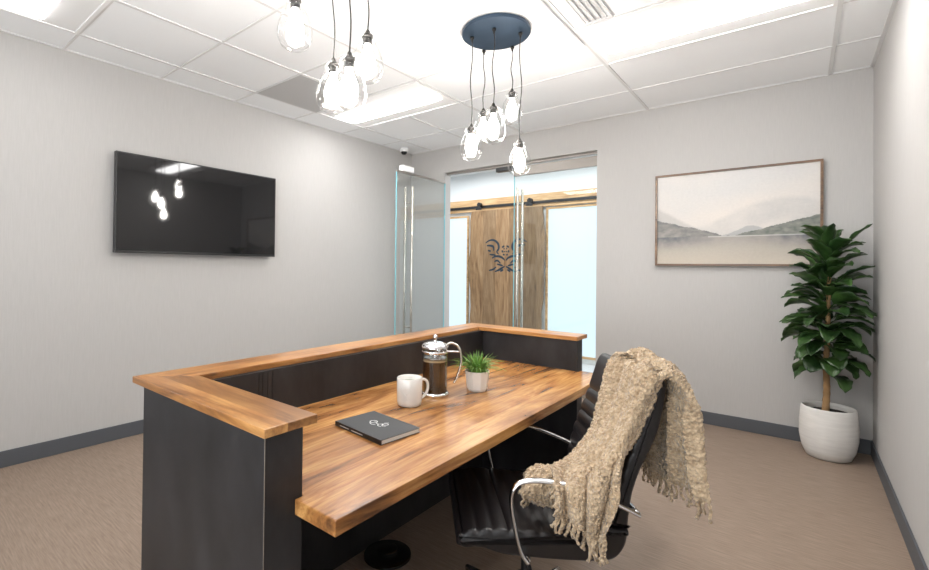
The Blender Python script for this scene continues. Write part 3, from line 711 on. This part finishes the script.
# ------------------------------------------------------------------ office chair (local axes: r = rearwards, d = sideways away)
def C(r_, d_, z): return RV*r_+FV*d_+Vector((0, 0, z))
DN, DF = 1.385, 1.835
ch = thing('office_chair', 'black ribbed leather office chair with chrome arms pulled up to desk', 'chair', tuple(C(.36, 1.61, 0)))
def ribs(path, step, depth, start=0., end=1e9):
    """densify a 2d path and cut grooves"""
    P = smooth_path([Vector((a, b_, 0)) for a, b_ in path], 14); out = []; s = 0; 
    for i, p in enumerate(P):
        if i: s += (p-P[i-1]).length
        tt = (P[min(i+1, len(P)-1)]-P[max(i-1, 0)]).normalized(); nn = Vector((tt.y, -tt.x, 0))
        g = 0
        if start <= s <= end:
            k = ((s-start)/step) % 1; g = depth*(abs(sin(pi*k))**.45)-depth
        out.append((p, nn, g, s))
    return out
def extrude_profile(name, poly, mat, stations, parent):
    """poly: list of (r,z) closed; stations (d, inset)"""
    bm = bmesh.new(); n = len(poly)
    cn = []
    for i in range(n):
        a = Vector((*poly[i-1], 0)); b_ = Vector((*poly[(i+1) % n], 0)); tt = (b_-a).normalized(); cn.append(Vector((tt.y, -tt.x, 0)))
    area = sum(poly[i][0]*poly[(i+1) % n][1]-poly[(i+1) % n][0]*poly[i][1] for i in range(n))
    sg = 1 if area > 0 else -1
    rings = [[bm.verts.new(C(poly[i][0]-sg*cn[i].x*ins, d_, poly[i][1]-sg*cn[i].y*ins)) for i in range(n)] for d_, ins in stations]
    for a, b_ in zip(rings, rings[1:]):
        for i in range(n): bm.faces.new((a[i], a[(i+1) % n], b_[(i+1) % n], b_[i]))
    bm.faces.new(rings[0]); bm.faces.new(list(reversed(rings[-1])))
    return autosmooth(link(name, bm, mat, parent), 50)
stn = [(DN, .014), (DN+.004, .006), (DN+.012, .001), (DN+.02, 0), (DF-.02, 0), (DF-.012, .001), (DF-.004, .006), (DF, .014)]
# seat
top = ribs([(.112, .458), (.118, .474), (.150, .484), (.22, .488), (.30, .484), (.40, .474), (.48, .468), (.535, .474), (.566, .498)], .047, .008, .03)
seat_top = [(p.x-n_.x*g*-1, p.y-n_.y*g*-1) for p, n_, g, s in top]
seat_top = [(p.x, p.y+g) for p, n_, g, s in top]
bot = [(q.x, q.y) for q in smooth_path([Vector(v) for v in ((.626, .490, 0), (.617, .440, 0), (.585, .402, 0), (.53, .393, 0), (.42, .396, 0), (.33, .403, 0), (.25, .412, 0), (.19, .430, 0), (.14, .430, 0), (.114, .440, 0))], 6)]
extrude_profile('seat', seat_top+bot, M['leather'], stn, ch)
# backrest
inn = ribs([(.568, .502), (.578, .56), (.600, .65), (.632, .74), (.664, .825), (.690, .905), (.703, .930)], .0455, .010, .0, .335)
back_in = [(p.x-g*.8, p.y+g*.25) for p, n_, g, s in inn]
back_out = [(q.x, q.y) for q in smooth_path([Vector(v) for v in ((.712, .938, 0), (.728, .937, 0), (.737, .920, 0), (.735, .88, 0), (.722, .81, 0), (.700, .745, 0), (.664, .67, 0), (.640, .60, 0), (.629, .53, 0), (.627, .492, 0))], 6)]
extrude_profile('backrest', back_in+back_out, M['leather'], stn, ch)
# side bolsters (smooth dark band along the near and far side)
for name, dd in (('armrest', DN-.028), ('armrest', DF+.028)):
    bm = bmesh.new()
    P = smooth_path([C(r_, dd, z) for r_, z in ((.318, .412), (.296, .448), (.276, .53), (.268, .592), (.276, .628), (.305, .646), (.36, .648), (.44, .636), (.53, .604), (.60, .572), (.640, .552))], 8)
    tube(bm, P, .01, 14, flat=(.013, .0065), up=Vector(RV)); link(name, bm, M['chrome'], ch, True)
    sgn = 1 if dd < 1.6 else -1
    bm = bmesh.new()
    tube(bm, [C(.318, dd, .412), C(.318, dd+sgn*.045, .412)], .009, 12); link('arm_bolt', bm, M['chrome'], ch, True); bm = bmesh.new()
    tube(bm, [C(.636, dd, .556), C(.636, dd+sgn*.045, .556)], .009, 12); link('arm_bolt', bm, M['chrome'], ch, True)
bm = bmesh.new()
cr, cd = .37, 1.61
def cbox(bm, r0, r1, d0, d1, z0, z1):
    vs = [bm.verts.new(C(r_, d_, z)) for z in (z0, z1) for d_ in (d0, d1) for r_ in (r0, r1)]
    for f_ in ((0, 2, 3, 1), (4, 5, 7, 6), (0, 1, 5, 4), (2, 6, 7, 3), (0, 4, 6, 2), (1, 3, 7, 5)): bm.faces.new([vs[i] for i in f_])
cbox(bm, .25, .50, 1.50, 1.72, .352, .402); bevel(link('tilt_mechanism', bm, M['black'], ch), .01)
bm = bmesh.new(); tube(bm, [C(.34, 1.50, .372), C(.335, 1.40, .366), C(.33, 1.36, .36)], .006, 10); link('tilt_lever', bm, M['black'], ch, True)
bm = bmesh.new(); q = C(cr, cd, 0); lathe(bm, [(0, .085), (.030, .085), (.030, .215), (.022, .22), (.016, .225), (.016, .352), (0, .352)], q, 28); autosmooth(link('gas_column', bm, M['black'], ch), 40)
bm = bmesh.new()
lathe(bm, [(0, .075), (.045, .075), (.045, .115), (.034, .13), (0, .13)], q, 28)
autosmooth(link('base_hub', bm, M['chrome'], ch), 40)
for k in range(5):
    a = 2*pi*k/5+.35; u = Vector((cos(a), sin(a), 0)); 
    bm = bmesh.new(); P = [q+u*.03+Vector((0, 0, .105)), q+u*.15+Vector((0, 0, .098)), q+u*.27+Vector((0, 0, .080)), q+u*.305+Vector((0, 0, .074))]
    tube(bm, P, [.022, .018, .014, .012], 12); lg = link('base_leg', bm, M['chrome'], ch, True)
    w_ = u.cross(Vector((0, 0, 1))); c_ = q+u*.295
    bm = bmesh.new()
    for sg in (-1, 1): tube(bm, [c_+w_*sg*.006+Vector((0, 0, .026)), c_+w_*sg*.024+Vector((0, 0, .026))], .0255, 20)
    tube(bm, [c_+Vector((0, 0, .03)), c_+Vector((0, 0, .075))], .007, 10)
    autosmooth(link('caster', bm, M['black'], lg))

# ------------------------------------------------------------------ throw blanket
bl = thing('throw_blanket', 'beige looped wool throw with fringe draped over the chair back', 'blanket', tuple(C(.70, 1.5, .94)))
def spline_grid(rows, nu, nv):
    """Catmull-Rom through a grid of control points -> dense grid"""
    dense_cols = []
    R_ = [smooth_path(r_, nv) for r_ in rows]
    m_ = len(R_[0]); G = []
    cols = [smooth_path([R_[i][j] for i in range(len(R_))], nu) for j in range(m_)]
    return [[cols[j][i] for j in range(m_)] for i in range(len(cols[0]))]
def cloth(name, G, thick, fold, seed, parent):
    nI, nJ = len(G), len(G[0])
    # normals
    Nn = [[None]*nJ for _ in range(nI)]
    for i in range(nI):
        for j in range(nJ):
            a = G[min(i+1, nI-1)][j]-G[max(i-1, 0)][j]; b_ = G[i][min(j+1, nJ-1)]-G[i][max(j-1, 0)][j if False else 0] if False else G[i][min(j+1, nJ-1)]-G[i][max(j-1, 0)]
            n_ = a.cross(b_); Nn[i][j] = n_.normalized() if n_.length > 1e-12 else Vector((0, 0, 1))
    bm = bmesh.new(); sheets = []
    base = []
    for i in range(nI):
        row = []
        for j in range(nJ):
            u = i/(nI-1); v_ = j/(nJ-1)
            row.append(G[i][j]+Nn[i][j]*fold(u, v_))
        base.append(row)
    def fuzz(p, s):
        q = p*1.0
        c = noise.cell_vector(q*150+Vector((s, 0, 0)))
        vv = noise.voronoi(q*112+Vector((s, s, 0)))[0]
        return .0085*(.75-vv[0]*1.3)+.003*noise.noise(q*60)
    for sgn in (1, -1):
        sh = []
        for i in range(nI):
            row = []
            for j in range(nJ):
                e = min(1, min(i, nI-1-i, j, nJ-1-j)/5.0); e = math.sqrt(max(0, 1-(1-e)**2))
                p = base[i][j]; row.append(bm.verts.new(p+Nn[i][j]*sgn*(thick*.5*(.25+.75*e)+fuzz(p+Nn[i][j]*sgn*.01, seed)*(.4+.6*e))))
            sh.append(row)
        sheets.append(sh)
    A, B = sheets
    for i in range(nI-1):
        for j in range(nJ-1):
            bm.faces.new((A[i][j], A[i+1][j], A[i+1][j+1], A[i][j+1])); bm.faces.new((B[i][j], B[i][j+1], B[i+1][j+1], B[i+1][j]))
    for i in range(nI-1):
        for j in (0, nJ-1): bm.faces.new((A[i][j], A[i+1][j], B[i+1][j], B[i][j]))
    for j in range(nJ-1):
        for i in (0, nI-1): bm.faces.new((A[i][j], A[i][j+1], B[i][j+1], B[i][j]))
    return bm, base
def P3(x_, y_, d_): return C((x_-421.44)*d_/464.45, d_, HZ+(263.26-y_)*d_/464.45)
front = [
 [P3(631,349,1.63), P3(642,347,1.56), P3(652,352,1.50), P3(663,359,1.42), P3(671,369,1.345)],
 [P3(626,361,1.63), P3(635,360,1.56), P3(641,364,1.49), P3(650,370,1.41), P3(655,377,1.35)],
 [P3(608,396,1.62), P3(618,398,1.55), P3(625,401,1.48), P3(636,403,1.40), P3(643,405,1.35)],
 [P3(589,432,1.60), P3(600,434,1.52), P3(610,436,1.44), P3(622,436,1.36), P3(633,436,1.325)],
 [P3(568,456,1.58), P3(582,457,1.49), P3(596,459,1.41), P3(610,461,1.34), P3(625,463,1.31)],
 [P3(555,466,1.50), P3(570,468,1.42), P3(588,470,1.36), P3(606,474,1.325), P3(622,480,1.305)],
 [P3(556,478,1.37), P3(571,482,1.335), P3(588,488,1.315), P3(605,492,1.30), P3(620,494,1.295)],
 [P3(559,492,1.325), P3(573,500,1.315), P3(588,508,1.305), P3(602,512,1.295), P3(613,511,1.29)],
 [P3(561,506,1.32), P3(575,515,1.31), P3(588,525,1.30), P3(599,532,1.29), P3(607,528,1.285)]]
def cc(r_, d_, z): return C(r_, d_, z)
back = [
 [cc(.806, 1.69, .545), cc(.812, 1.60, .575), cc(.80, 1.50, .590), cc(.808, 1.40, .605), cc(.812, 1.300, .620)],
 [cc(.800, 1.63, .65), cc(.806, 1.56, .66), cc(.785, 1.485, .67), cc(.802, 1.40, .68), cc(.803, 1.315, .70)],
 [cc(.795, 1.57, .76), cc(.800, 1.52, .77), cc(.778, 1.46, .77), cc(.795, 1.39, .78), cc(.795, 1.33, .79)],
 [cc(.775, 1.57, .88), cc(.785, 1.52, .885), cc(.785, 1.45, .885), cc(.785, 1.39, .88), cc(.783, 1.33, .870)],
 [cc(.758, 1.62, .962), cc(.765, 1.55, .968), cc(.768, 1.475, .965), cc(.768, 1.41, .955), cc(.765, 1.34, .925)]]
rows = back+front
def foldA(u, v_):
    # u 0 = back hem, 1 = front hem
    k = abs(sin(pi*(v_*3.1+.15+.35*u)))**.55
    a = .034*(k-.66)
    a *= min(1, max(.05, (abs(u-.325)-.035)/.09))
    b_ = .006*sin(v_*11+u*16)+.006*noise.noise(Vector((u*7, v_*4, 2.2)))
    return a+b_
G = spline_grid(rows, 22, 34)
INN = [(.568, .50), (.578, .56), (.600, .65), (.632, .74), (.664, .825), (.690, .905), (.703, .94), (.72, .99)]
def inner_r(z):
    for (a, za), (b_, zb) in zip(INN, INN[1:]):
        if z <= zb: return a+(b_-a)*max(0, (z-za)/(zb-za))
    return 9
for row in G[4*22+4:]:
    for p in row:
        rr_ = p.dot(RV); dd_ = p.dot(FV); lim = inner_r(p.z)-.020
        if dd_ > DN-.004 and p.z > .5 and p.z < .955 and rr_ > lim:
            p += RV*(lim-rr_)
bmA, baseA = cloth('a', G, .018, foldA, 1.0, bl)
lap = [
 [P3(600,462,1.50), P3(580,460,1.53), P3(560,461,1.55), P3(543,461,1.55), P3(529,466,1.53)],
 [P3(600,474,1.47), P3(580,472,1.48), P3(560,472,1.49), P3(541,472,1.49), P3(526,476,1.485)],
 [P3(600,488,1.46), P3(580,487,1.465), P3(560,486,1.47), P3(541,486,1.47), P3(528,487,1.475)],
 [P3(600,500,1.49), P3(580,499,1.50), P3(561,498,1.50), P3(544,497,1.50), P3(531,495,1.50)]]
G2 = spline_grid(lap, 20, 26)
bmB, baseB = cloth('b', G2, .020, lambda u, v_: .006*sin(u*9+v_*5)+.005*noise.noise(Vector((u*6, v_*6, 9))), 5.0, bl)
meB = bpy.data.meshes.new('tmp'); bmB.to_mesh(meB); bmB.free(); bmA.from_mesh(meB); bpy.data.meshes.remove(meB)
link('wool_cloth', bmA, M['wool'], bl, True)
def fringe(edge, dirn, n, L, seed, spread=Vector((0, 0, 0)), parent=bl, r0=.0050):
    rg = random.Random(seed); m_ = len(edge)-1
    for k in range(n):
        s = (k+.5)/n*m_; i = int(s); f_ = s-i; p = edge[i].lerp(edge[min(i+1, m_)], f_)
        ln = L*rg.uniform(.75, 1.15); ph = rg.uniform(0, 6)
        pts = []; d_ = (dirn+spread*((k+.5)/n-.5)+Vector((rg.uniform(-.16, .16), rg.uniform(-.16, .16), 0))).normalized()
        for q in range(11):
            tt = q/10; pts.append(p-d_*.008+d_*ln*tt+Vector((sin(tt*7+ph), cos(tt*6+ph), 0))*.0045*tt)
        bm = bmesh.new()
        rr = [r0*(1.0-.25*tt/10)*(1+.22*sin(tt*2.9+ph)) for tt in range(11)]; rr[-1] *= 1.35
        tube(bm, pts, rr, 7); link('tassel', bm, M['wool'], parent, True)
dn = Vector((0, 0, -1))
fringe(baseA[0], (dn+RV*.05).normalized(), 30, .062, 1)
eh = baseA[-1]; m_ = len(eh)
fringe(eh[:int(m_*.36)], (dn-RV*.02).normalized(), 9, .055, 2)
fringe(eh[int(m_*.45):], (dn-RV*.03).normalized(), 15, .070, 3)
fringe([r_[-1] for r_ in baseB], (dn*.75-RV*.35).normalized(), 12, .036, 4)
fringe([r_[0] for r_ in baseA[-44:-6]], (dn*.95-RV*.22).normalized(), 9, .05, 6)

# ------------------------------------------------------------------ light
def area(name, loc, size, sizey, power, col=(1, 1, 1), rot=(0, 0, 0)):
    l = bpy.data.lights.new(name, 'AREA'); l.shape = 'RECTANGLE'; l.size = size; l.size_y = sizey; l.energy = power; l.color = col
    o = bpy.data.objects.new(name, l); COL.objects.link(o); o.location = loc; o.rotation_euler = rot; return o
for nm, cx_, n_ in (('c', c1, 5), ('c', c2, 5)): pass
# unseen area light below the corridor ceiling, shining down on the corridor
area('corridor_daylight', (-1.5, 5.4, 2.70), 6.5, .7, 68, (.95, .98, 1.0))
area('window_daylight', (-.75, FY+.04, 1.45), 2.1, 1.7, 115, (.90, .96, 1.0), (radians(130), 0, radians(-4)))  # added fill light behind the viewer, tilted up to brighten ceiling and walls
w_ = bpy.data.worlds.new('world'); scn.world = w_; w_.use_nodes = True
w_.node_tree.nodes['Background'].inputs[0].default_value = (.8, .85, .9, 1); w_.node_tree.nodes['Background'].inputs[1].default_value = .3

# ------------------------------------------------------------------ camera
cam = bpy.data.cameras.new('camera'); co = bpy.data.objects.new('camera', cam); COL.objects.link(co); scn.camera = co
PITCH, ROLL = .0086, .0105
fw = (FV*cos(PITCH)+Vector((0, 0, sin(PITCH)))); up = (-FV*sin(PITCH)+Vector((0, 0, cos(PITCH))))
r2 = RV*cos(ROLL)+up*sin(ROLL); u2 = -RV*sin(ROLL)+up*cos(ROLL)
mt = Matrix((( r2.x, u2.x, -fw.x, 0), (r2.y, u2.y, -fw.y, 0), (r2.z, u2.z, -fw.z, HZ), (0, 0, 0, 1)))
co.matrix_world = mt
cam.sensor_fit = 'HORIZONTAL'; cam.sensor_width = 36; cam.lens = 36*464.4475/929
cam.shift_x = (464.5-421.4439)/929; cam.shift_y = -(285-263.2591)/929
cam.clip_start = .02
vs_ = scn.view_settings; vs_.view_transform = 'Standard'; vs_.look = 'None'; vs_.gamma = 1; vs_.use_curve_mapping = False; vs_.exposure = .44
